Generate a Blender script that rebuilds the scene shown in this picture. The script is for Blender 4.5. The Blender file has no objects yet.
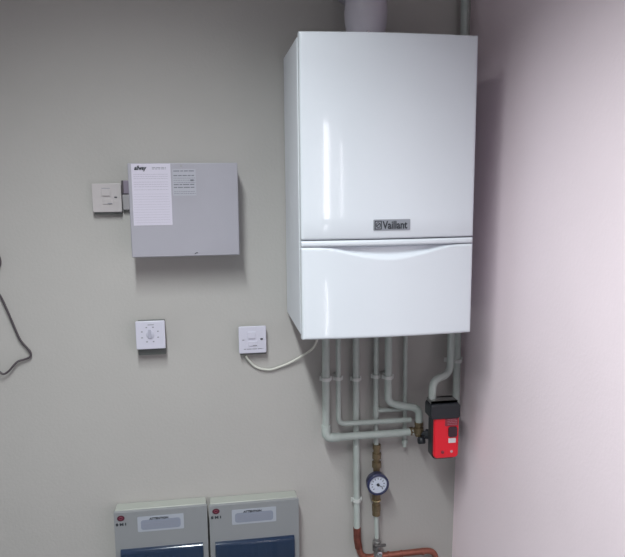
import bpy, bmesh, math, random
from mathutils import Vector, Matrix
random.seed(4)
PI = math.pi
col = bpy.context.scene.collection
scn = bpy.context.scene
H = 1.25                                   # height of the boiler's underside above the floor

# ---------------------------------------------------------------- camera
cam_d = bpy.data.cameras.new('camera'); cam = bpy.data.objects.new('camera', cam_d); col.objects.link(cam)
cam_d.sensor_width = 36; cam_d.lens = 38.16; cam_d.clip_start = 0.05
r = Vector((0.98793374, -0.15462129, -0.00889801)); u = Vector((0.03189136, 0.14687249, 0.9886412)); f = Vector((0.1515581, 0.97699577, -0.15003137))
m = Matrix(((r.x, u.x, -f.x, -0.2121), (r.y, u.y, -f.y, -1.8834), (r.z, u.z, -f.z, H + 0.3902), (0, 0, 0, 1)))
cam.matrix_world = m
scn.camera = cam

# ---------------------------------------------------------------- world, lamps, exposure
w = bpy.data.worlds.new('world'); scn.world = w; w.use_nodes = True
w.node_tree.nodes['Background'].inputs[0].default_value = (0.75, 0.82, 1, 1)
w.node_tree.nodes['Background'].inputs[1].default_value = 0.3
scn.view_settings.view_transform = 'Standard'; scn.view_settings.look = 'None'
scn.view_settings.exposure = 0.0; scn.view_settings.gamma = 1
LAMP_W = 35.0; LAMP_SPREAD = 131; LAMP_COL = (0.925, 1.0, 0.995)
GLASS_E = 13.0

# ---------------------------------------------------------------- materials
MATS = {}
def mat(name, color, rough=0.5, metal=0.0, bump=0.0, bscale=60.0, vary=0.0, vscale=8.0, coat=0.0, emit=0.0, spec=0.5, trans=0.0, alpha=1.0):
    mt = bpy.data.materials.new(name); mt.use_nodes = True; nt = mt.node_tree; n = nt.nodes; b = n['Principled BSDF']
    b.inputs['Base Color'].default_value = (*color, 1); b.inputs['Roughness'].default_value = rough
    b.inputs['Metallic'].default_value = metal; b.inputs['Coat Weight'].default_value = coat
    b.inputs['Specular IOR Level'].default_value = spec; b.inputs['Transmission Weight'].default_value = trans
    b.inputs['Alpha'].default_value = alpha; b.inputs['Coat Roughness'].default_value = 0.06
    if emit:
        b.inputs['Emission Color'].default_value = (*color, 1); b.inputs['Emission Strength'].default_value = emit
    tc = n.new('ShaderNodeTexCoord')
    if vary:
        no = n.new('ShaderNodeTexNoise'); no.inputs['Scale'].default_value = vscale; no.inputs['Detail'].default_value = 5
        nt.links.new(tc.outputs['Object'], no.inputs['Vector'])
        mr = n.new('ShaderNodeMapRange'); mr.inputs['From Min'].default_value = 0.3; mr.inputs['From Max'].default_value = 0.7
        mr.inputs['To Min'].default_value = 1 - vary; mr.inputs['To Max'].default_value = 1 + vary
        nt.links.new(no.outputs['Fac'], mr.inputs['Value'])
        mx = n.new('ShaderNodeVectorMath'); mx.operation = 'SCALE'; mx.inputs[0].default_value = color
        nt.links.new(mr.outputs['Result'], mx.inputs['Scale']); nt.links.new(mx.outputs['Vector'], b.inputs['Base Color'])
    if bump:
        no = n.new('ShaderNodeTexNoise'); no.inputs['Scale'].default_value = bscale; no.inputs['Detail'].default_value = 4
        nt.links.new(tc.outputs['Object'], no.inputs['Vector'])
        bp = n.new('ShaderNodeBump'); bp.inputs['Strength'].default_value = bump; bp.inputs['Distance'].default_value = 0.002
        nt.links.new(no.outputs['Fac'], bp.inputs['Height']); nt.links.new(bp.outputs['Normal'], b.inputs['Normal'])
    MATS[name] = mt
    return mt
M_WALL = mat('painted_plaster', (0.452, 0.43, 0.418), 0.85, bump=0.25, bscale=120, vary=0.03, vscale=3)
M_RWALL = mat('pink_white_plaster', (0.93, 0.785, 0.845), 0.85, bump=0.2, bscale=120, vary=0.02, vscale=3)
M_LWALL = mat('pale_plaster', (0.76, 0.76, 0.76), 0.85, bump=0.2, bscale=120)
M_CEIL = mat('ceiling_paint', (0.6, 0.6, 0.58), 0.9, bump=0.15)
M_FLOOR = mat('floor_vinyl', (0.15, 0.17, 0.18), 0.5, vary=0.12, vscale=25)
M_DOOR = mat('door_paint', (0.55, 0.56, 0.58), 0.45)
M_TRIM = mat('trim_paint', (0.6, 0.6, 0.6), 0.4)
M_LIT = mat('frosted_lit_glass', (1.0, 0.97, 1.0), 0.3, emit=GLASS_E)
M_BOIL = mat('boiler_enamel', (0.73, 0.76, 0.82), 0.2, spec=0.3, coat=0.6)
M_CASE = mat('casing_enamel', (0.76, 0.78, 0.84), 0.45)
M_GAP = mat('dark_gap', (0.05, 0.055, 0.06), 0.7)
M_BADGE = mat('badge_silver', (0.30, 0.32, 0.36), 0.35, metal=0.3)
M_INK = mat('dark_ink', (0.03, 0.035, 0.045), 0.6)
M_GINK = mat('grey_ink', (0.27, 0.27, 0.31), 0.7)
M_FAINT = mat('faint_ink', (0.40, 0.37, 0.45), 0.7)
M_PAPER = mat('white_paper', (0.60, 0.56, 0.66), 0.8)
M_SHEET = mat('rating_paper', (0.41, 0.405, 0.46), 0.7)
M_BOX = mat('grey_powder_coat', (0.365, 0.35, 0.40), 0.5, bump=0.1, bscale=300, vary=0.03)
M_PLAST = mat('white_plastic', (0.60, 0.58, 0.68), 0.35)
M_PLASTW = mat('aged_plastic', (0.50, 0.46, 0.47), 0.4)
M_PBOX = mat('back_box_shade_grey', (0.15, 0.16, 0.155), 0.5)  # back boxes, darkened to carry the shade under the plates
M_PIPE = mat('painted_pipe', (0.46, 0.50, 0.48), 0.42, vary=0.05, vscale=30)
M_FLUE = mat('flue_white', (0.44, 0.41, 0.47), 0.35)
M_CLIP = mat('clip_plastic', (0.62, 0.63, 0.62), 0.5)
M_COPPER = mat('bare_copper', (0.36, 0.135, 0.10), 0.35, metal=0.75, vary=0.15, vscale=40)
M_TARN = mat('tarnished_copper', (0.20, 0.06, 0.045), 0.5, metal=0.5, vary=0.3, vscale=60)
M_BRASS = mat('dull_brass', (0.22, 0.165, 0.10), 0.4, metal=0.7, vary=0.2, vscale=60)
M_STEEL = mat('grey_metal', (0.35, 0.34, 0.34), 0.35, metal=0.7)
M_CHROME = mat('chrome', (0.8, 0.82, 0.85), 0.15, metal=1)
M_BLACK = mat('black_plastic', (0.02, 0.022, 0.028), 0.4)
M_NAVY = mat('gauge_rim', (0.03, 0.035, 0.09), 0.3)
M_FACE = mat('gauge_face', (0.62, 0.66, 0.78), 0.5)
M_RED = mat('red_plastic', (0.86, 0.012, 0.03), 0.35)
M_DRED = mat('dark_red_label', (0.28, 0.03, 0.05), 0.5)
M_CABLE = mat('dark_cable', (0.075, 0.06, 0.07), 0.5)
M_FLEX = mat('cream_flex', (0.62, 0.61, 0.56), 0.5)
M_CU = mat('consumer_unit_plastic', (0.265, 0.27, 0.285), 0.4)
M_CUTOP = mat('consumer_unit_body', (0.38, 0.39, 0.36), 0.45)
M_STICK = mat('sticker_white', (0.38, 0.40, 0.46), 0.6)
M_STICKG = mat('sticker_grey', (0.25, 0.27, 0.34), 0.6)
M_LOGO = mat('logo_maroon', (0.09, 0.012, 0.03), 0.4)
M_LOGOR = mat('logo_red', (0.25, 0.05, 0.08), 0.4)
M_BLUE = mat('smoked_blue_cover', (0.017, 0.036, 0.085), 0.12, spec=0.7, alpha=0.72)
M_BREAK = mat('breaker_body', (0.10, 0.11, 0.14), 0.4)
M_BREAKS = mat('breaker_switch', (0.02, 0.02, 0.03), 0.4)

# ---------------------------------------------------------------- helpers
def obj(name, bm, material, parent=None, smooth=False, bevel=0.0, segs=2):
    me = bpy.data.meshes.new(name)
    bmesh.ops.recalc_face_normals(bm, faces=bm.faces)
    bm.to_mesh(me); bm.free()
    o = bpy.data.objects.new(name, me); col.objects.link(o)
    me.materials.append(material)
    if parent: o.parent = parent
    if bevel:
        b = o.modifiers.new('bevel', 'BEVEL'); b.width = bevel; b.segments = segs; b.limit_method = 'ANGLE'; b.angle_limit = math.radians(40)
    if smooth or bevel:
        for p in me.polygons: p.use_smooth = True
        me.set_sharp_from_angle(angle=math.radians(50))
    return o
def tag(o, label, cat, group=None):
    o['label'] = label; o['category'] = cat
    if group: o['group'] = group
    return o
def thing(name, label, cat, loc, group=None):
    o = bpy.data.objects.new(name, None); col.objects.link(o); o.empty_display_size = 0.05
    o.location = loc
    return tag(o, label, cat, group)
def struct(name, bm, material, **k):
    o = obj(name, bm, material, **k); o['kind'] = 'structure'; return o
def box(bm, x0, x1, y0, y1, z0, z1):
    vs = [bm.verts.new(p) for p in ((x0,y0,z0),(x1,y0,z0),(x1,y1,z0),(x0,y1,z0),(x0,y0,z1),(x1,y0,z1),(x1,y1,z1),(x0,y1,z1))]
    for q in ((0,1,2,3),(4,5,6,7),(0,1,5,4),(1,2,6,5),(2,3,7,6),(3,0,4,7)): bm.faces.new([vs[i] for i in q])
    return bm
def B(*a):
    bm = bmesh.new()
    for q in (a if isinstance(a[0], tuple) else (a,)): box(bm, *q)
    return bm
def fillet(pts, rad, n=7):
    pts = [Vector(p) for p in pts]; out = [pts[0]]
    for i in range(1, len(pts)-1):
        a, b, c = pts[i-1], pts[i], pts[i+1]
        d1 = (a-b); d2 = (c-b); rr = min(rad, d1.length*0.49, d2.length*0.49)
        p = b + d1.normalized()*rr; q = b + d2.normalized()*rr
        for k in range(n+1):
            t = k/n; out.append(p*(1-t)**2 + b*2*t*(1-t) + q*t*t)
    out.append(pts[-1]); return out
def tube(bm, pts, rad, n=16, cap=True):
    pts = [Vector(p) for p in pts]
    rads = rad if isinstance(rad, (list, tuple)) else [rad]*len(pts)
    t0 = (pts[1]-pts[0]).normalized(); up = Vector((0,0,1)) if abs(t0.z) < 0.9 else Vector((1,0,0))
    nrm = t0.cross(up).normalized(); rings = []
    for i, p in enumerate(pts):
        t = (pts[min(i+1,len(pts)-1)] - pts[max(i-1,0)])
        if t.length < 1e-9: t = t0
        t.normalize(); nrm = (nrm - t*nrm.dot(t)).normalized(); bn = t.cross(nrm)
        rings.append([bm.verts.new(p + (nrm*math.cos(2*PI*k/n) + bn*math.sin(2*PI*k/n))*rads[i]) for k in range(n)])
    for a, b in zip(rings, rings[1:]):
        for k in range(n): bm.faces.new((a[k], a[(k+1)%n], b[(k+1)%n], b[k]))
    if cap: bm.faces.new(rings[0]); bm.faces.new(rings[-1])
    return bm
def T(pts, rad, n=16): return tube(bmesh.new(), pts, rad, n)
def lathe(bm, c, axis, prof, n=24):
    """profile of (distance along axis, radius) around the axis through c"""
    c = Vector(c); ax = Vector(axis).normalized(); up = Vector((0,0,1)) if abs(ax.z) < 0.9 else Vector((1,0,0))
    e1 = ax.cross(up).normalized(); e2 = ax.cross(e1); rings = []
    for d, rr in prof:
        rings.append([bm.verts.new(c + ax*d + (e1*math.cos(2*PI*k/n) + e2*math.sin(2*PI*k/n))*max(rr, 1e-5)) for k in range(n)])
    for a, b in zip(rings, rings[1:]):
        for k in range(n): bm.faces.new((a[k], a[(k+1)%n], b[(k+1)%n], b[k]))
    bm.faces.new(rings[0]); bm.faces.new(rings[-1]); return bm
def L(c, axis, prof, n=24): return lathe(bmesh.new(), c, axis, prof, n)
def rrect(bm, x0, x1, z0, z1, y, dep, rad, n=5):
    """rounded rectangle plate facing -y: front at y, back at y+dep"""
    pts = []
    for cx, cz, a0 in ((x1-rad, z1-rad, 0), (x0+rad, z1-rad, 90), (x0+rad, z0+rad, 180), (x1-rad, z0+rad, 270)):
        for k in range(n+1):
            a = math.radians(a0 + 90*k/n); pts.append((cx+rad*math.cos(a), cz+rad*math.sin(a)))
    fr = [bm.verts.new((p[0], y, p[1])) for p in pts]; bk = [bm.verts.new((p[0], y+dep, p[1])) for p in pts]
    bm.faces.new(fr); bm.faces.new(bk)
    for i in range(len(pts)): j = (i+1) % len(pts); bm.faces.new((fr[i], fr[j], bk[j], bk[i]))
    return bm
def RR(*a): return rrect(bmesh.new(), *a)
def text(name, s, size, x, y, z, material, parent, sx=1.0, shear=0.0, bold=0.0, depth=0.0004):
    cu = bpy.data.curves.new(name, 'FONT'); cu.body = s; cu.size = size; cu.extrude = depth; cu.offset = bold; cu.shear = shear
    cu.align_x = 'LEFT'; cu.align_y = 'BOTTOM_BASELINE'; cu.resolution_u = 3
    t = bpy.data.objects.new(name, cu); col.objects.link(t)
    dg = bpy.context.evaluated_depsgraph_get(); me = bpy.data.meshes.new_from_object(t.evaluated_get(dg))
    bpy.data.objects.remove(t); bpy.data.curves.remove(cu)
    me.transform(Matrix.Translation((x, y, z)) @ Matrix.Rotation(PI/2, 4, 'X') @ Matrix.Diagonal((sx, 1, 1, 1)))
    o = bpy.data.objects.new(name, me); col.objects.link(o); o.parent = parent
    me.materials.clear(); me.materials.append(material)
    return o
random_lines = random.Random(9)
def lines(bm, x0, x1, zs, y, th, gap=0.25):
    """rows of small print: broken bars"""
    for z in zs:
        x = x0
        while x < x1 - th:
            l = random_lines.uniform(2.5, 7)*th; e = min(x + l, x1)
            box(bm, x, e, y, y+0.0003, z, z+th); x = e + th*(0.8 + gap)
    return bm

# ---------------------------------------------------------------- the room
X0, X1, Y0, ZC = -2.0, 0.5395, -3.3, H + 1.31
struct('wall_back', B(X0-0.1, X1+0.1, 0, 0.1, 0, ZC+0.1), M_WALL)
bm = B(X1, X1+0.1, Y0-0.1, 0, 0, ZC+0.1)
for v in bm.verts: v.co.x += 0.0093*(v.co.z-H-0.6)      # this wall is slightly out of plumb
struct('wall_right', bm, M_RWALL)
struct('wall_left', B(X0-0.1, X0, Y0-0.1, 0, 0, ZC+0.1), M_LWALL)
DX0, DX1, DZ = -0.42, 0.42, 2.06
struct('wall_front', B((X0-0.1, DX0, Y0-0.1, Y0, 0, ZC+0.1), (DX1, X1+0.1, Y0-0.1, Y0, 0, ZC+0.1), (DX0, DX1, Y0-0.1, Y0, DZ, ZC+0.1)), M_LWALL)
struct('floor', B(X0-0.1, X1+0.1, Y0-0.1, 0.1, -0.1, 0), M_FLOOR)
struct('ceiling', B(X0, X1, Y0, 0, ZC, ZC+0.1), M_CEIL)
struct('baseboard_back', B(X0+0.016, X1-0.033, -0.016, 0, 0, 0.1), M_TRIM, bevel=0.004)
struct('baseboard_right', B(X1-0.033, X1-0.016, Y0, 0, 0, 0.1), M_TRIM, bevel=0.004)
struct('baseboard_left', B(X0, X0+0.016, Y0, 0, 0, 0.1), M_TRIM, bevel=0.004)
PANES = ((0.085, 0.160, H+0.07, H+0.76), (0.325, 0.345, H+0.13, H+0.62), (0.100, 0.130, H-0.72, H-0.33))      # lit panes of the unseen door; thin ones added for streaks on the boiler
xs = [DX0+0.004, 0.085, 0.100, 0.130, 0.160, 0.325, 0.345, DX1-0.004]
zs = [0.005, H-0.72, H-0.33, H+0.07, H+0.13, H+0.62, H+0.76, DZ-0.004]
cells = []
for xa, xb in zip(xs, xs[1:]):
    z_start = zs[0]
    for px0, px1, pz0, pz1 in sorted((p for p in PANES if p[0] <= xa and p[1] >= xb), key=lambda p: p[2]):
        cells.append((xa, xb, Y0-0.06, Y0-0.015, z_start, pz0)); z_start = pz1
    cells.append((xa, xb, Y0-0.06, Y0-0.015, z_start, zs[-1]))
d = struct('door_1', B(*cells), M_DOOR)
for p in PANES: obj('streak_pane', B(p[0], p[1], Y0-0.042, Y0-0.034, p[2], p[3]), M_LIT, d)
hb = bmesh.new(); lathe(hb, (-0.35, Y0-0.015, 1.03), (0,1,0), [(0,0.025),(0.008,0.025),(0.008,0.009),(0.045,0.009)])
tube(hb, [(-0.35, Y0+0.03, 1.03), (-0.23, Y0+0.03, 1.03)], 0.009)
obj('door_handle', hb, M_STEEL, d)
struct('trim_1', B((DX0-0.06, DX0, Y0, Y0+0.018, 0, DZ+0.06), (DX1, DX1+0.06, Y0, Y0+0.018, 0, DZ+0.06), (DX0, DX1, Y0, Y0+0.018, DZ, DZ+0.06)), M_TRIM)

# ceiling light: a long batten running away from the boiler wall
LX, LY0, LY1 = -0.39, -2.05, -0.75
t = thing('ceiling_light', 'long white ceiling batten light running away from the boiler wall', 'light', (LX, (LY0+LY1)/2, ZC))
yc = (LY1-LY0)/2
obj('housing', B((-0.10, 0.10, -yc-0.03, yc+0.03, -0.03, 0), (-0.10, -0.09, -yc-0.03, yc+0.03, -0.05, -0.03), (0.09, 0.10, -yc-0.03, yc+0.03, -0.05, -0.03)), M_TRIM, t)
for s in (-0.035, 0.035): obj('lamp_tube', T([(s, -yc, -0.0405), (s, yc, -0.0405)], 0.010), mat('tube_glass', (1, 1, 1), 0.4, emit=1.5), t)
ld = bpy.data.lights.new('lamp', 'AREA'); ld.shape = 'RECTANGLE'; ld.size = 0.10; ld.size_y = LY1-LY0; ld.energy = LAMP_W; ld.color = LAMP_COL; ld.spread = math.radians(LAMP_SPREAD)
lo = bpy.data.objects.new('lamp', ld); col.objects.link(lo); lo.location = (0, 0, -0.055); lo.parent = t

# ---------------------------------------------------------------- the boiler
BW, BH, BD, SAG = 0.44, 0.724, 0.311, 0.012
t = thing('wall_boiler', 'large glossy white wall-hung gas boiler with a silver name badge, in the corner', 'boiler', (0, 0, H))
def sag(x): return SAG*(1-((x-BW/2)/(BW/2))**2)
obj('casing', B((0.004, BW-0.004, -BD+0.028, -0.001, 0.003, BH-0.006)), M_CASE, t, bevel=0.004)
obj('chassis_plate', B((0.02, BW-0.02, -BD+0.05, -0.02, -0.004, 0.004)), M_GAP, t)
def front(z0, z1, scoop=False, y_back=-BD+0.026):
    """front cover: gently bowed sheet with rounded rim, optionally with the smiling finger recess"""
    bm = bmesh.new(); nx = 88; rim = 0.005
    xs = [0, rim*0.3, rim] + [rim + (BW-2*rim)*i/nx for i in range(1, nx)] + [BW-rim, BW-rim*0.3, BW]
    nz = 70 if scoop else 10
    zs = [z0, z0+rim*0.3, z0+rim] + [z0+rim+(z1-z0-2*rim)*i/nz for i in range(1, nz)] + [z1-rim, z1-rim*0.3, z1]
    def edge(a, lo, hi):
        e = min(a-lo, hi-a)
        return 0 if e >= rim else rim*(1-math.sqrt(max(0, 1-(1-e/rim)**2)))
    g = []
    for z in zs:
        row = []
        for x in xs:
            y = -(BD + sag(x)) + max(edge(x, 0, BW), edge(z, z0, z1))
            if scoop:
                s = abs((x-BW/2)/(BW/2)); dep = 0.034*(0.5+0.5*math.cos(PI*min(1, s/0.98)))**1.15
                if dep > 0.0015:
                    k = (z1 - z)/dep
                    q = min(1, max(0, (k-0.42)/0.58)); y += (0 if k > 1 else 0.019*min(1, dep/0.016)*(1-q*q*(3-2*q)))
            row.append(bm.verts.new((x, y, z)))
        g.append(row)
    for a, b in zip(g, g[1:]):
        for i in range(len(xs)-1): bm.faces.new((a[i], a[i+1], b[i+1], b[i]))
    per = g[0] + [q[-1] for q in g[1:]] + g[-1][-2::-1] + [q[0] for q in g[-2:0:-1]]
    bk = [bm.verts.new((v.co.x, y_back, v.co.z)) for v in per]
    for i in range(len(per)): j = (i+1) % len(per); bm.faces.new((per[i], bk[i], bk[j], per[j]))
    bm.faces.new(bk)
    bm.transform(Matrix.Translation((0.0055, 0, 0)) @ Matrix.Diagonal((0.4345/0.44, 1, 1, 1)))
    return bm
obj('upper_front_cover', front(0.2425, BH), M_BOIL, t, smooth=True)
obj('middle_strip', front(0.2255, 0.2400), M_BOIL, t, smooth=True)
obj('lower_flap', front(-0.004, 0.2240, True), M_BOIL, t, smooth=True)
bd = obj('name_badge', RR(0.180, 0.272, 0.2625, 0.2895, -(BD+0.0132), 0.004, 0.002), M_BADGE, t); bd['label'] = 'silver grey badge with dark lettering'
y = -(BD+0.0138)
text('lettering', 'Vaillant', 0.0265, 0.2030, y, 0.2670, M_INK, bd, sx=0.78, bold=0.0006)
eb = bmesh.new()
for q in ((0.183, 0.2005, 0.2845, 0.2865), (0.183, 0.2005, 0.2655, 0.2675), (0.183, 0.185, 0.2655, 0.2865), (0.1985, 0.2005, 0.2655, 0.2865)):
    box(eb, q[0], q[1], y, y+0.0006, q[2], q[3])
tube(eb, [(0.1918+0.0052*math.cos(a*PI/8), y, 0.276+0.0062*math.sin(a*PI/8)) for a in range(17)], 0.0008, 6)
tube(eb, [(0.188, y, 0.2725), (0.1915, y, 0.2775), (0.1957, y, 0.2795)], 0.0010, 6)
obj('emblem', eb, M_INK, bd)
# flue: collar and elbow turning back into the wall
fc = (0.195, -0.175)
fb = bmesh.new(); lathe(fb, (fc[0], fc[1], BH-0.008), (0,0,1), [(0,0.0465),(0.015,0.0465),(0.03,0.048),(0.045,0.0505),(0.06,0.053),(0.085,0.0545),(0.105,0.053)], 36)
obj('flue_collar', fb, M_FLUE, t, smooth=True)
pts = [(fc[0], fc[1], BH+0.090), (fc[0], fc[1], BH+0.11)] + [(fc[0], fc[1]+0.075*(1-math.cos(a*PI/16)), BH+0.11+0.075*math.sin(a*PI/16)) for a in range(1, 9)] + [(fc[0], -0.001, BH+0.185)]
obj('flue_elbow', T(pts, 0.052, 36), M_FLUE, t, smooth=True)
tube_s = T([(0.186, fc[1]-0.052, BH+0.018), (0.188, fc[1]-0.060, BH+0.018)], 0.004, 10)
obj('test_point_cap', tube_s, M_CHROME, t)

# ---------------------------------------------------------------- painted pipes under and beside the boiler
def clip(parent, x, z, rad, yp=-0.05, wid=0.008, horiz=False):
    bm = bmesh.new()
    lathe(bm, (0, 0, -0.005), (0,0,1), [(0, rad+0.0008), (0, rad+0.0028), (0.01, rad+0.0028), (0.01, rad+0.0008)])
    box(bm, -rad-0.005, rad+0.005, rad*0.2, -yp-0.001, -0.006, 0.006)
    if horiz:
        pass
    bm.transform(Matrix.Translation((x, yp, z)))
    return obj('pipe_clip', bm, M_CLIP, parent)
def pipe(label, pts, rad, clips=(), bend=0.028, name='heating_pipe', m_=None, extra=None, cat='pipe'):
    org = Vector(pts[0])
    t = thing(name, label, cat, (org.x, org.y, org.z + H))
    loc = [Vector(p)-org for p in pts]
    obj('pipe_run', T(fillet(loc, bend), rad, 18), m_ or M_PIPE, t, smooth=True)
    for x, z, yp in clips:
        clip(t, x-org.x, z-org.z, rad, yp).location = (0, 0, 0)
    return t, org
def cclip(t, org, x, z, rad, yp=-0.05):
    """collar clip fixed to the wall behind the pipe"""
    bm = bmesh.new()
    lathe(bm, (0, 0, -0.005), (0,0,1), [(0, rad+0.0005), (0, rad+0.003), (0.010, rad+0.003), (0.010, rad+0.0005)])
    box(bm, -rad-0.007, rad+0.007, rad*0.4, rad*0.4+0.004, -0.006, 0.006)
    box(bm, -0.006, 0.006, rad*0.9, -yp-0.0005, -0.005, 0.005)
    bm.transform(Matrix.Translation((x-org.x, yp-org.y, z-org.z)))
    return obj('pipe_clip', bm, M_CLIP, t)
def fitting(t, org, pts, rad, m_=None, name='elbow_fitting'):
    return obj(name, T(fillet([Vector(p)-org for p in pts], 0.022), rad, 18), m_ or M_PIPE, t, smooth=True)
R22, R15 = 0.011, 0.0075
t, o = pipe('thick painted pipe, leftmost under the boiler, turning right to the brass valve',
            [(0.1095,-0.05,-0.005), (0.1083,-0.05,-0.368), (0.35,-0.05,-0.368), (0.374,-0.058,-0.362)], R22, bend=0.03)
cclip(t, o, 0.1094, -0.188, R22); fitting(t, o, [(0.1085,-0.05,-0.328), (0.1083,-0.05,-0.368), (0.148,-0.05,-0.368)], 0.0135)
t, o = pipe('thin painted pipe, second from the left under the boiler, turning right above the thick one',
            [(0.1467,-0.045,-0.005), (0.1467,-0.045,-0.3295), (0.369,-0.045,-0.3315)], R15, bend=0.022)
cclip(t, o, 0.1467, -0.190, R15, -0.045)
t, o = pipe('painted gas pipe dropping straight from the boiler to the bare copper bend',
            [(0.2040,-0.0255,-0.005), (0.2045,-0.0255,-0.305), (0.2077,-0.0255,-0.681)], 0.0098, name='gas_pipe')
cclip(t, o, 0.2045, -0.2008, 0.0098, -0.0255); cclip(t, o, 0.2070, -0.5838, 0.0098, -0.0255)
t, o = pipe('thin painted pipe with a side tee, running down to the pressure gauge',
            [(0.2652,-0.026,-0.005), (0.2652,-0.026,-0.29), (0.2664,-0.028,-0.4132)], R15)
obj('tee_branch', T([Vector((0.2656,-0.026,-0.3030))-o, Vector((0.3490,-0.026,-0.3035))-o], R15-0.001, 16), M_PIPE, t, smooth=True)
obj('tee_fitting', T([Vector((0.2654,-0.026,-0.289))-o, Vector((0.2656,-0.026,-0.319))-o], R15+0.002, 16), M_PIPE, t, smooth=True)
cclip(t, o, 0.2652, -0.196, R15, -0.026)
t, o = pipe('thick painted pipe with a swan bend, fifth under the boiler, ending at the brass valve',
            [(0.2960,-0.05,-0.005), (0.2960,-0.05,-0.268), (0.325,-0.052,-0.281), (0.3890,-0.06,-0.2905), (0.3890,-0.06,-0.338)], R22, bend=0.026)
cclip(t, o, 0.2960, -0.193, R22)
t, o = pipe('thin straight painted pipe ending in a small drain cap, left of the red pump',
            [(0.3549,-0.024,-0.005), (0.3564,-0.024,-0.405)], 0.0065)
obj('drain_cap', L((0.0016,0,-0.395), (0,0,-1), [(0,0.009),(0.012,0.009),(0.014,0.006),(0.024,0.006)]), M_PIPE, t)
t, o = pipe('long painted vertical pipe in the room corner, passing behind the boiler and the red pump',
            [(0.5060,-0.045,1.30), (0.5100,-0.045,-0.405)], R22)
bm = bmesh.new(); lathe(bm, (0.5095,-0.045,-0.16), (0,0,1), [(0,R22+0.001),(0,R22+0.004),(0.011,R22+0.004),(0.011,R22+0.001)])
box(bm, 0.474, 0.5320, -0.034, -0.029, -0.161, -0.148); box(bm, 0.500, 0.512, -0.030, -0.001, -0.160, -0.149)
bm.transform(Matrix.Translation(-o)); obj('pipe_clip', bm, M_CLIP, t)
t, o = pipe('short painted pipe bending from the boiler into the top of the red pump',
            [(0.4760,-0.08,-0.005), (0.4760,-0.08,-0.183), (0.4085,-0.118,-0.189), (0.4085,-0.118,-0.250)], R22, bend=0.035)

# brass valve where the pipes meet
vz = H - 0.362
t = thing('isolating_valve', 'brass isolating valve with a black drain knob, left of the red pump', 'valve', (0.3890, -0.060, vz))
obj('valve_body', L((0,0,0.028), (0,0,-1), [(0,0.0135),(0.010,0.0135),(0.011,0.011),(0.016,0.011),(0.017,0.0145),(0.034,0.0145),(0.036,0.011),(0.044,0.011)], 12), M_BRASS, t)
obj('valve_nut', L((-0.027,0.003,-0.001), (1,0.1,0.05), [(0,0.0125),(0.012,0.0125),(0.013,0.010),(0.020,0.010)], 6), M_BRASS, t)
obj('drain_knob', L((0.003,-0.012,-0.014), (0,-0.45,-1), [(0,0.008),(0.004,0.012),(0.018,0.012),(0.021,0.009)], 16), M_BLACK, t, smooth=True)
obj('pump_union', L((0.008,-0.006,-0.006), (1,-0.6,0), [(0,0.009),(0.010,0.009),(0.011,0.015),(0.026,0.015),(0.027,0.011),(0.036,0.011)], 12), M_BLACK, t)

# ---------------------------------------------------------------- red pump
pc = (0.438, -0.10, H-0.34)
t = thing('circulation_pump', 'red circulation pump with a black top, hung below the right end of the boiler', 'pump', pc)
pump_body = RR(-0.0365, 0.036, -0.077, 0.060, -0.046, 0.040, 0.014)
obj('motor_housing', pump_body, M_BLACK, t, bevel=0.003)
obj('red_cover', RR(-0.0355, 0.0385, -0.070, 0.060, -0.058, 0.014, 0.012), M_RED, t, bevel=0.005, segs=3)
obj('black_collar', RR(-0.049, 0.0405, 0.049, 0.094, -0.063, 0.054, 0.010), M_BLACK, t, bevel=0.004)
obj('collar_plate', RR(-0.044, 0.034, 0.093, 0.098, -0.052, 0.040, 0.006), M_STEEL, t, bevel=0.001)
lp = obj('rating_label', RR(-0.004, 0.0345, 0.027, 0.0505, -0.0590, 0.002, 0.003), M_DRED, t); lp['label'] = 'dark red printed label'
lb = bmesh.new(); lines(lb, 0.003, 0.031, [0.031, 0.036, 0.041, 0.046], -0.0594, 0.0014); obj('small_print', lb, mat('red_print', (0.45, 0.2, 0.25), 0.6), lp)
obj('speed_switch', RR(0.006, 0.032, -0.006, 0.025, -0.062, 0.006, 0.006), mat('switch_black', (0.05,0.02,0.03), 0.4), t, bevel=0.001)
wl = obj('white_label', RR(0.007, 0.029, -0.024, -0.010, -0.0590, 0.002, 0.002), mat('label_white', (0.75,0.7,0.72), 0.5), t); wl['label'] = 'small white sticker'
obj('sticker_dot', L((0.017,-0.0580,-0.050), (0,-1,0), [(0,0.004),(0.0012,0.004)]), mat('label_pink', (0.7,0.35,0.38), 0.5), t)
obj('vent_screw', L((-0.010,-0.0575,-0.050), (0,-1,0), [(0,0.0045),(0.003,0.0045),(0.004,0.003)]), M_DRED, t)

# ---------------------------------------------------------------- pressure gauge with its brass fittings
gz = H - 0.5261
t = thing('pressure_gauge', 'round pressure gauge with navy rim and white dial, between brass fittings', 'gauge', (0.2672, -0.030, gz))
obj('upper_fitting', L((0,0,0.118), (0,0,-1), [(0,0.0125),(0.014,0.0125),(0.015,0.010),(0.026,0.010),(0.027,0.0135),(0.044,0.0135),(0.045,0.009),(0.054,0.009),(0.055,0.014),(0.072,0.014),(0.073,0.010),(0.095,0.010)], 12), M_BRASS, t)
obj('lower_fitting', L((0,0,-0.020), (0,0,-1), [(0,0.010),(0.018,0.010),(0.019,0.013),(0.034,0.013),(0.035,0.0105),(0.055,0.0105),(0.056,0.0135),(0.075,0.0135),(0.076,0.0125),(0.090,0.0125)], 12), M_BRASS, t)
obj('brass_ring', L((0,0,-0.058), (0,0,-1), [(0,0.0140),(0.004,0.0140)], 20), mat('bright_brass', (0.75,0.6,0.35), 0.25, metal=0.8), t)
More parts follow.
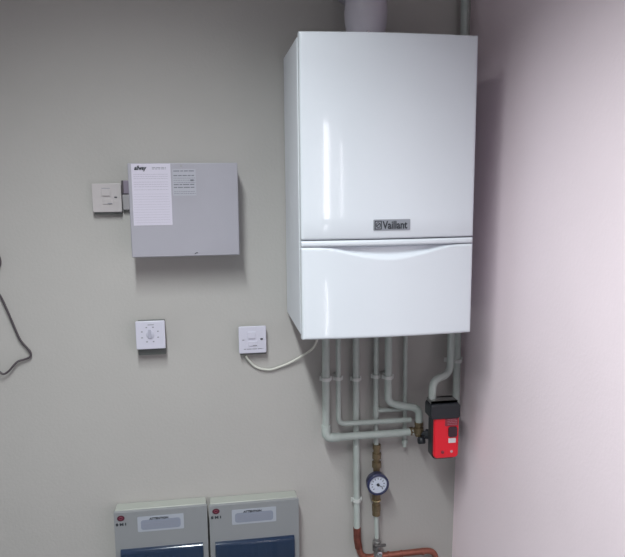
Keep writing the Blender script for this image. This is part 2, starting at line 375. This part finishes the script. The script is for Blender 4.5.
case = obj('gauge_case', L((-0.0045,-0.007,0.007), (0,-1,0), [(0,0.024),(0.006,0.032),(0.026,0.0335),(0.032,0.0335),(0.034,0.031),(0.034,0.0275),(0.029,0.0265),(0.029,0.001)], 40), M_NAVY, t, smooth=True)
dial = obj('dial', L((-0.0045,-0.0362,0.007), (0,-1,0), [(0,0.0266),(0.001,0.0266)], 40), M_FACE, t)
bm = bmesh.new()
for k in range(11):
    a = math.radians(-135+27*k) ; s, c_ = math.sin(a), math.cos(a)
    tube(bm, [(-0.0045+s*0.0165, -0.0376, 0.007+c_*0.0165), (-0.0045+s*0.0205, -0.0376, 0.007+c_*0.0205)], 0.0011, 6)
obj('dial_marks', bm, M_INK, dial)
bm = bmesh.new(); lathe(bm, (-0.0045,-0.0374,0.007), (0,-1,0), [(0,0.0045),(0.003,0.004)]); tube(bm, [(-0.0085,-0.0386,0.010), (0.0095,-0.0386,-0.002)], 0.0009, 6)
obj('needle', bm, M_INK, t)
t, o = pipe('thin painted pipe dropping from the pressure gauge to the drain cock',
            [(0.2669,-0.030,-0.6360), (0.2689,-0.032,-0.7110)], 0.0068)

# ---------------------------------------------------------------- copper at the bottom
t, o = pipe('bare copper pipe curving from the gas pipe and running right along the wall',
            [(0.2077,-0.0255,-0.682), (0.2096,-0.0255,-0.7146), (0.2197,-0.0255,-0.7774), (0.3068,-0.0255,-0.7764), (0.4609,-0.0255,-0.7735), (0.4710,-0.0255,-0.968)], 0.0098, bend=0.034, name='copper_pipe', m_=M_COPPER)
obj('tarnished_sleeve', T(fillet([Vector(p)-o for p in ((0.2076,-0.0255,-0.674),(0.2088,-0.0255,-0.7146),(0.2132,-0.0255,-0.742))], 0.01), 0.0115, 18), M_TARN, t, smooth=True)
for x in (0.306, 0.347, 0.416): obj('solder_ring', T([Vector((x,-0.0255,-0.7755))-o, Vector((x+0.006,-0.0255,-0.7754))-o], 0.0113, 18), M_COPPER, t)
t, o = pipe('second copper pipe lying just below and in front of the first', [(0.238,-0.062,-0.797), (0.303,-0.062,-0.795), (0.411,-0.062,-0.792), (0.421,-0.062,-0.96)], 0.0075, bend=0.02, name='copper_pipe', m_=M_COPPER)
t = thing('drain_cock', 'small grey metal drain cock on the copper pipe below the gauge', 'valve', (0.2694, -0.034, H-0.7525))
obj('cock_body', L((0,0.002,0.042), (0,0,-1), [(0,0.010),(0.010,0.010),(0.011,0.014),(0.026,0.014),(0.027,0.011),(0.060,0.011)], 12), M_STEEL, t)
obj('lever', B((-0.018, 0.024, -0.020, -0.012, 0.022, 0.030), (-0.018,-0.010,-0.020,-0.012,0.010,0.036)), mat('dark_steel', (0.13,0.12,0.12), 0.4, metal=0.5), t, bevel=0.002)
obj('chrome_nut', L((0.003,-0.012,0.001), (0,-1,-0.1), [(0,0.009),(0.010,0.009),(0.011,0.006),(0.018,0.006)], 6), M_CHROME, t)

# ---------------------------------------------------------------- grey control box
bx, bz, bw, bh, bdp = -0.4175, 0.1848, 0.285, 0.2475, 0.080
t = thing('control_box', 'large grey metal control box with a printed sheet and rating label on it', 'box', (bx, 0, H+bz))
obj('box_body', B(0.003, bw-0.003, -bdp+0.014, -0.0005, 0.003, bh-0.003), M_BOX, t)
obj('lid', B((0, bw, -bdp, -bdp+0.014, 0, bh)), M_BOX, t, bevel=0.002)
yy = -bdp-0.0006
s = obj('instruction_sheet', B(0.009, 0.1095, yy, yy+0.0005, 0.0850, 0.2460), M_PAPER, t); s['label'] = 'white printed instruction sheet'
text('sheet_heading', 'allway', 0.0150, 0.0165, yy-0.0004, 0.2305, M_INK, s, sx=0.80, shear=0.3, bold=0.0006)
bm = lines(bmesh.new(), 0.062, 0.098, [0.2315, 0.2350], yy-0.0003, 0.0018); obj('sheet_subheading', bm, M_GINK, s)
bm = lines(bmesh.new(), 0.014, 0.102, [0.218, 0.2125, 0.207, 0.198, 0.192, 0.186, 0.178], yy-0.0003, 0.0011)
lines(bm, 0.012, 0.104, [0.167-0.0068*k for k in range(12)], yy-0.0003, 0.0007); obj('sheet_print', bm, M_FAINT, s)
s = obj('rating_label', B(0.1140, 0.1745, yy, yy+0.0005, 0.1620, 0.2320), M_SHEET, t); s['label'] = 'pale rating label with grey print'
bm = lines(bmesh.new(), 0.1165, 0.170, [0.2255, 0.2135, 0.190, 0.1825], yy-0.0003, 0.0024, 0.05)
lines(bm, 0.1165, 0.1725, [0.2075, 0.202, 0.196, 0.172, 0.167], yy-0.0003, 0.0010); box(bm, 0.160, 0.1685, yy-0.0003, yy, 0.200, 0.2045)
obj('label_print', bm, mat('label_ink', (0.17,0.17,0.20), 0.7), s)
obj('lid_screw', L((0.137, -bdp+0.001, 0.2395), (0,-1,0), [(0,0.0025),(0.0018,0.0025)]), M_STEEL, t)
bm = bmesh.new(); tube(bm, [(0.165,-bdp-0.0008,0.0065), (0.1685,-bdp-0.0008,0.0085), (0.173,-bdp-0.0008,0.0095)], 0.0011, 6); obj('latch_mark', bm, M_INK, t)

# ---------------------------------------------------------------- switches on the wall
def fused_spur(label, x, z, dep, size, plate_m, flex=False):
    t = thing('fused_spur', label, 'switch', (x, 0, H+z))
    obj('back_box_with_shade', B(0.0035, size-0.0005, -dep+0.006, -0.0005, -0.0060, size-0.004), M_PBOX, t, bevel=0.002)  # box behind the plate; dark strip below it stands in for shadow
    obj('face_plate', RR(0, size, 0, size, -dep, 0.006, 0.004), plate_m, t, bevel=0.0015)
    obj('fuse_carrier', RR(0.028, 0.052, 0.022, 0.036, -dep-0.0022, 0.0025, 0.001), plate_m, t, bevel=0.0005)
    obj('fuse_slot', B(0.040, 0.052, -dep-0.0026, -dep-0.0021, 0.0225, 0.0245), M_GINK, t)
    obj('switch_rocker', RR(0.026, 0.048, 0.044, 0.063, -dep-0.003, 0.0035, 0.001), plate_m, t, bevel=0.0005)
    return t
t = fused_spur('white fused spur plate on the wall, left of the grey control box', -0.521, 0.3035, 0.020, 0.0770, M_PLASTW)
obj('rocker_shadow_line', B(0.026, 0.048, -0.0204, -0.0199, 0.0635, 0.0650), M_GINK, t)
obj('neon', B(0.0585, 0.0655, -0.0215, -0.0195, 0.0385, 0.0415), M_INK, t)
t = fused_spur('white fused spur plate with a cream flex, just left of the boiler', -0.139, -0.1070, 0.025, 0.0790, M_PLAST)
obj('neon', B(0.0620, 0.0690, -0.0265, -0.0245, 0.0390, 0.0430), M_INK, t)
obj('screw_cap', B(0.0100, 0.0160, -0.0258, -0.0245, 0.0385, 0.0410), M_GINK, t)
bm = lines(bmesh.new(), 0.014, 0.070, [0.0115], -0.0254, 0.0022, 0.0); obj('plate_marking', bm, M_GINK, t)
t = thing('rotary_thermostat', 'square white control with a ring of dots, below the grey control box', 'switch', (-0.4225, 0, H-0.0770))
obj('back_box_with_shade', B((0.003, 0.0785, -0.034, -0.0005, 0.001, 0.0760), (0.003, 0.0785, -0.020, -0.0005, -0.022, 0.001)), M_PBOX, t, bevel=0.002)  # box plus a lower dark block standing in for the plate's shadow band
obj('face_plate', RR(0, 0.0795, 0, 0.0795, -0.040, 0.006, 0.003), M_PLAST, t, bevel=0.0015)
obj('knob', L((0.0395,-0.0398,0.041), (0,-1,0), [(0,0.0115),(0.001,0.0115),(0.0018,0.010)], 28), mat('knob_grey', (0.50,0.49,0.58), 0.4), t, smooth=True)
obj('pointer', B(0.0335, 0.0425, -0.0425, -0.0400, 0.030, 0.056), mat('pointer_grey', (0.42,0.41,0.50), 0.4), t, bevel=0.001)
bm = bmesh.new()
for k in range(8):
    a = math.radians(22.5+45*k)
    cx, cz = 0.0385+0.0235*math.cos(a), 0.0415+0.0220*math.sin(a)
    box(bm, cx-0.0022, cx+0.0022, -0.0404, -0.0399, cz-0.0016, cz+0.0016)
box(bm, 0.033, 0.050, -0.0404, -0.0399, 0.0680, 0.0700)
obj('dial_marks', bm, M_GINK, t)

t = thing('conduit_adaptor', 'short dark conduit stub joining the left spur plate to the control box', 'conduit', (-0.4435, 0, H+0.305))
obj('conduit_top', B(0.0005, 0.0255, -0.018, -0.001, 0.047, 0.083), mat('purple_grey_plastic', (0.24,0.20,0.26), 0.5), t, bevel=0.002)
obj('conduit_shoulder', B(0.0005, 0.0255, -0.015, -0.001, 0.003, 0.047), mat('grey_stub', (0.34,0.32,0.34), 0.5), t, bevel=0.003)
obj('dark_gland', B(-0.0010+0.0015, 0.0060, -0.0195, -0.018, 0.050, 0.083), M_CABLE, t)

# cream flex from the spur to the boiler
fp = [(-0.1185,-0.0145,-0.1175),(-0.1160,-0.012,-0.1240),(-0.1104,-0.009,-0.1332),(-0.0960,-0.006,-0.1500),(-0.0790,-0.006,-0.1590),(-0.0620,-0.006,-0.1630),(-0.0441,-0.006,-0.1638),(-0.0200,-0.006,-0.1570),(0.0033,-0.008,-0.1482),(0.0420,-0.015,-0.1261),(0.0800,-0.045,-0.085),(0.0850,-0.07,-0.005)]
def spline(pts, n=6):
    P = [Vector(p) for p in pts]; P = [P[0]*2-P[1]] + P + [P[-1]*2-P[-2]]; out = []
    for i in range(1, len(P)-2):
        for k in range(n):
            s = k/n; a, b, c, d_ = P[i-1:i+3]
            out.append(0.5*((2*b)+(c-a)*s+(2*a-5*b+4*c-d_)*s*s+(3*b-a-3*c+d_)*s**3))
    out.append(P[-2]); return out
def cable(name, label, pts, rad, m_):
    org = Vector(pts[0]); o = obj(name, T([p-org for p in spline(pts)], rad, 10), m_, smooth=True)
    o.location = (org.x, org.y, org.z+H); return tag(o, label, 'cable')
cable('flex_cable', 'cream flex sagging from the lower spur plate across to the boiler', fp, 0.0034, M_FLEX)
cable('loose_cable', 'thin dark cable hanging in a loose loop on the wall at the left edge',
      [(-0.860,-0.008,0.40),(-0.82,-0.008,0.28),(-0.7790,-0.008,0.205),(-0.7695,-0.008,0.1747),(-0.781,-0.008,0.150),(-0.7988,-0.008,0.1267),(-0.795,-0.008,0.105),(-0.7768,-0.008,0.0823),(-0.7598,-0.008,0.0347),(-0.7470,-0.008,-0.0050),(-0.7343,-0.008,-0.0418),(-0.7180,-0.008,-0.0660),(-0.7100,-0.008,-0.0785),(-0.7110,-0.008,-0.0900),(-0.7240,-0.008,-0.0965),(-0.7438,-0.010,-0.1020),(-0.7560,-0.012,-0.1130),(-0.7700,-0.014,-0.1280),(-0.7840,-0.014,-0.1340),(-0.8010,-0.012,-0.1220),(-0.83,-0.010,-0.11),(-0.90,-0.010,-0.14)], 0.0030, M_CABLE)

# ---------------------------------------------------------------- consumer units
CW, CHT, CD = 0.2625, 0.34, 0.055
def consumer_unit(label, x, ztop, mark, glint):
    t = thing('consumer_unit', label, 'fuse box', (x, 0, H+ztop-CHT), 'consumer units under the control box')
    obj('unit_body', B(0.002, CW-0.002, -CD+0.012, -0.0005, 0.002, CHT+0.002), M_CUTOP, t, bevel=0.003)
    # front cover: frame around the window
    wx0, wx1, wz1, wz0 = 0.014, 0.2480, CHT-0.112, 0.07
    bm = B((0, CW, -CD, -CD+0.014, wz1, CHT), (0, CW, -CD, -CD+0.014, 0, wz0), (0, wx0, -CD, -CD+0.014, wz0, wz1), (wx1, CW, -CD, -CD+0.014, wz0, wz1))
    bmesh.ops.remove_doubles(bm, verts=bm.verts, dist=1e-6)
    obj('front_cover', bm, M_CU, t)
    rail = obj('breaker_row', B(wx0+0.004, wx1-0.004, -CD+0.013, -CD+0.0145, wz0, wz1), M_BREAK, t)
    for k in range(8):
        bx_ = 0.050 + k*0.0185
        b = obj('breaker', B((bx_, bx_+0.0165, -CD+0.003, -CD+0.013, wz1-0.095, wz1-0.022)), M_BREAK, t, bevel=0.001)
        obj('toggle', B((bx_+0.004, bx_+0.012, -CD-0.002, -CD+0.003, wz1-0.062, wz1-0.046)), M_BREAKS, b)
    # hinged translucent cover with a rounded top
    prof = [(-CD+0.001, wz1), (-CD-0.003, wz1-0.0008), (-CD-0.007, wz1-0.003), (-CD-0.0095, wz1-0.007), (-CD-0.0105, wz1-0.012), (-CD-0.0105, wz0+0.006), (-CD-0.006, wz0+0.001), (-CD+0.001, wz0)]
    inn = [(p[0]+0.0018, p[1]+(-0.0015 if i < 4 else (0.0015 if i > 5 else 0))) for i, p in enumerate(prof)]
    bm = bmesh.new(); loop = prof + inn[::-1]
    a = [bm.verts.new((wx0+0.0005, p[0], p[1])) for p in loop]; c_ = [bm.verts.new((wx1-0.0005, p[0], p[1])) for p in loop]
    for i in range(len(loop)): j = (i+1) % len(loop); bm.faces.new((a[i], a[j], c_[j], c_[i]))
    n = len(prof)
    for r_ in (a, c_):
        for i in range(n-1): bm.faces.new((r_[i], r_[i+1], r_[2*n-2-i], r_[2*n-1-i]))
    obj('window_cover', bm, M_BLUE, t, smooth=True)
    y_ = -CD
    lg = obj('maker_mark', B(0, 0.0001, 0, 0.0001, 0, 0.0001), M_LOGO, t)
    lg.data.clear_geometry(); bm = bmesh.new()
    lathe(bm, (0,0,0), (0,-1,0), [(0,0.0105),(0.0012,0.0105)], 28); bm.transform(Matrix.Diagonal((1.0,1,0.80,1))); bm.transform(Matrix.Translation((0.0195, y_+0.0002, CHT-0.0165)))
    bm.to_mesh(lg.data); bm.free(); lg['label'] = 'dark maroon oval mark'
    bm = bmesh.new(); tube(bm, [(0.0195+0.0050*math.cos(a_*PI/8), y_-0.0012, CHT-0.0165+0.0038*math.sin(a_*PI/8)) for a_ in range(15)], 0.0009, 6); obj('mark_swirl', bm, M_LOGOR, lg)
    text('mark_letters', mark, 0.0100, 0.0050, y_-0.0004, CHT-0.0385, M_INK, t, sx=1.4, bold=0.0006)
    sx0 = 0.0650
    st = obj('warning_label', RR(sx0, sx0+0.130, CHT-0.063, CHT-0.0165, y_-0.0004, 0.0006, 0.003), M_STICK, t); st['label'] = 'pale label with a grey text panel'
    obj('text_panel', RR(sx0+0.009, sx0+0.121, CHT-0.0575, CHT-0.0275, y_-0.0007, 0.0004, 0.008), M_STICKG, st)
    text('label_heading', 'ATTENTION', 0.0082, sx0+0.034, y_-0.0008, CHT-0.0275, M_INK, st, sx=1.15, bold=0.0003)
    bm = lines(bmesh.new(), sx0+0.016, sx0+0.114, [CHT-0.0365-0.0055*k for k in range(4)], y_-0.0010, 0.0009); obj('label_print', bm, M_GINK, st)
    return t
consumer_unit('left one of the two grey fuse boxes with blue windows at the bottom', -0.5069, -0.5475, 'S M I', 1)
consumer_unit('right one of the two grey fuse boxes, nearer the gas pipe', -0.2385, -0.5505, 'S M I', 0)
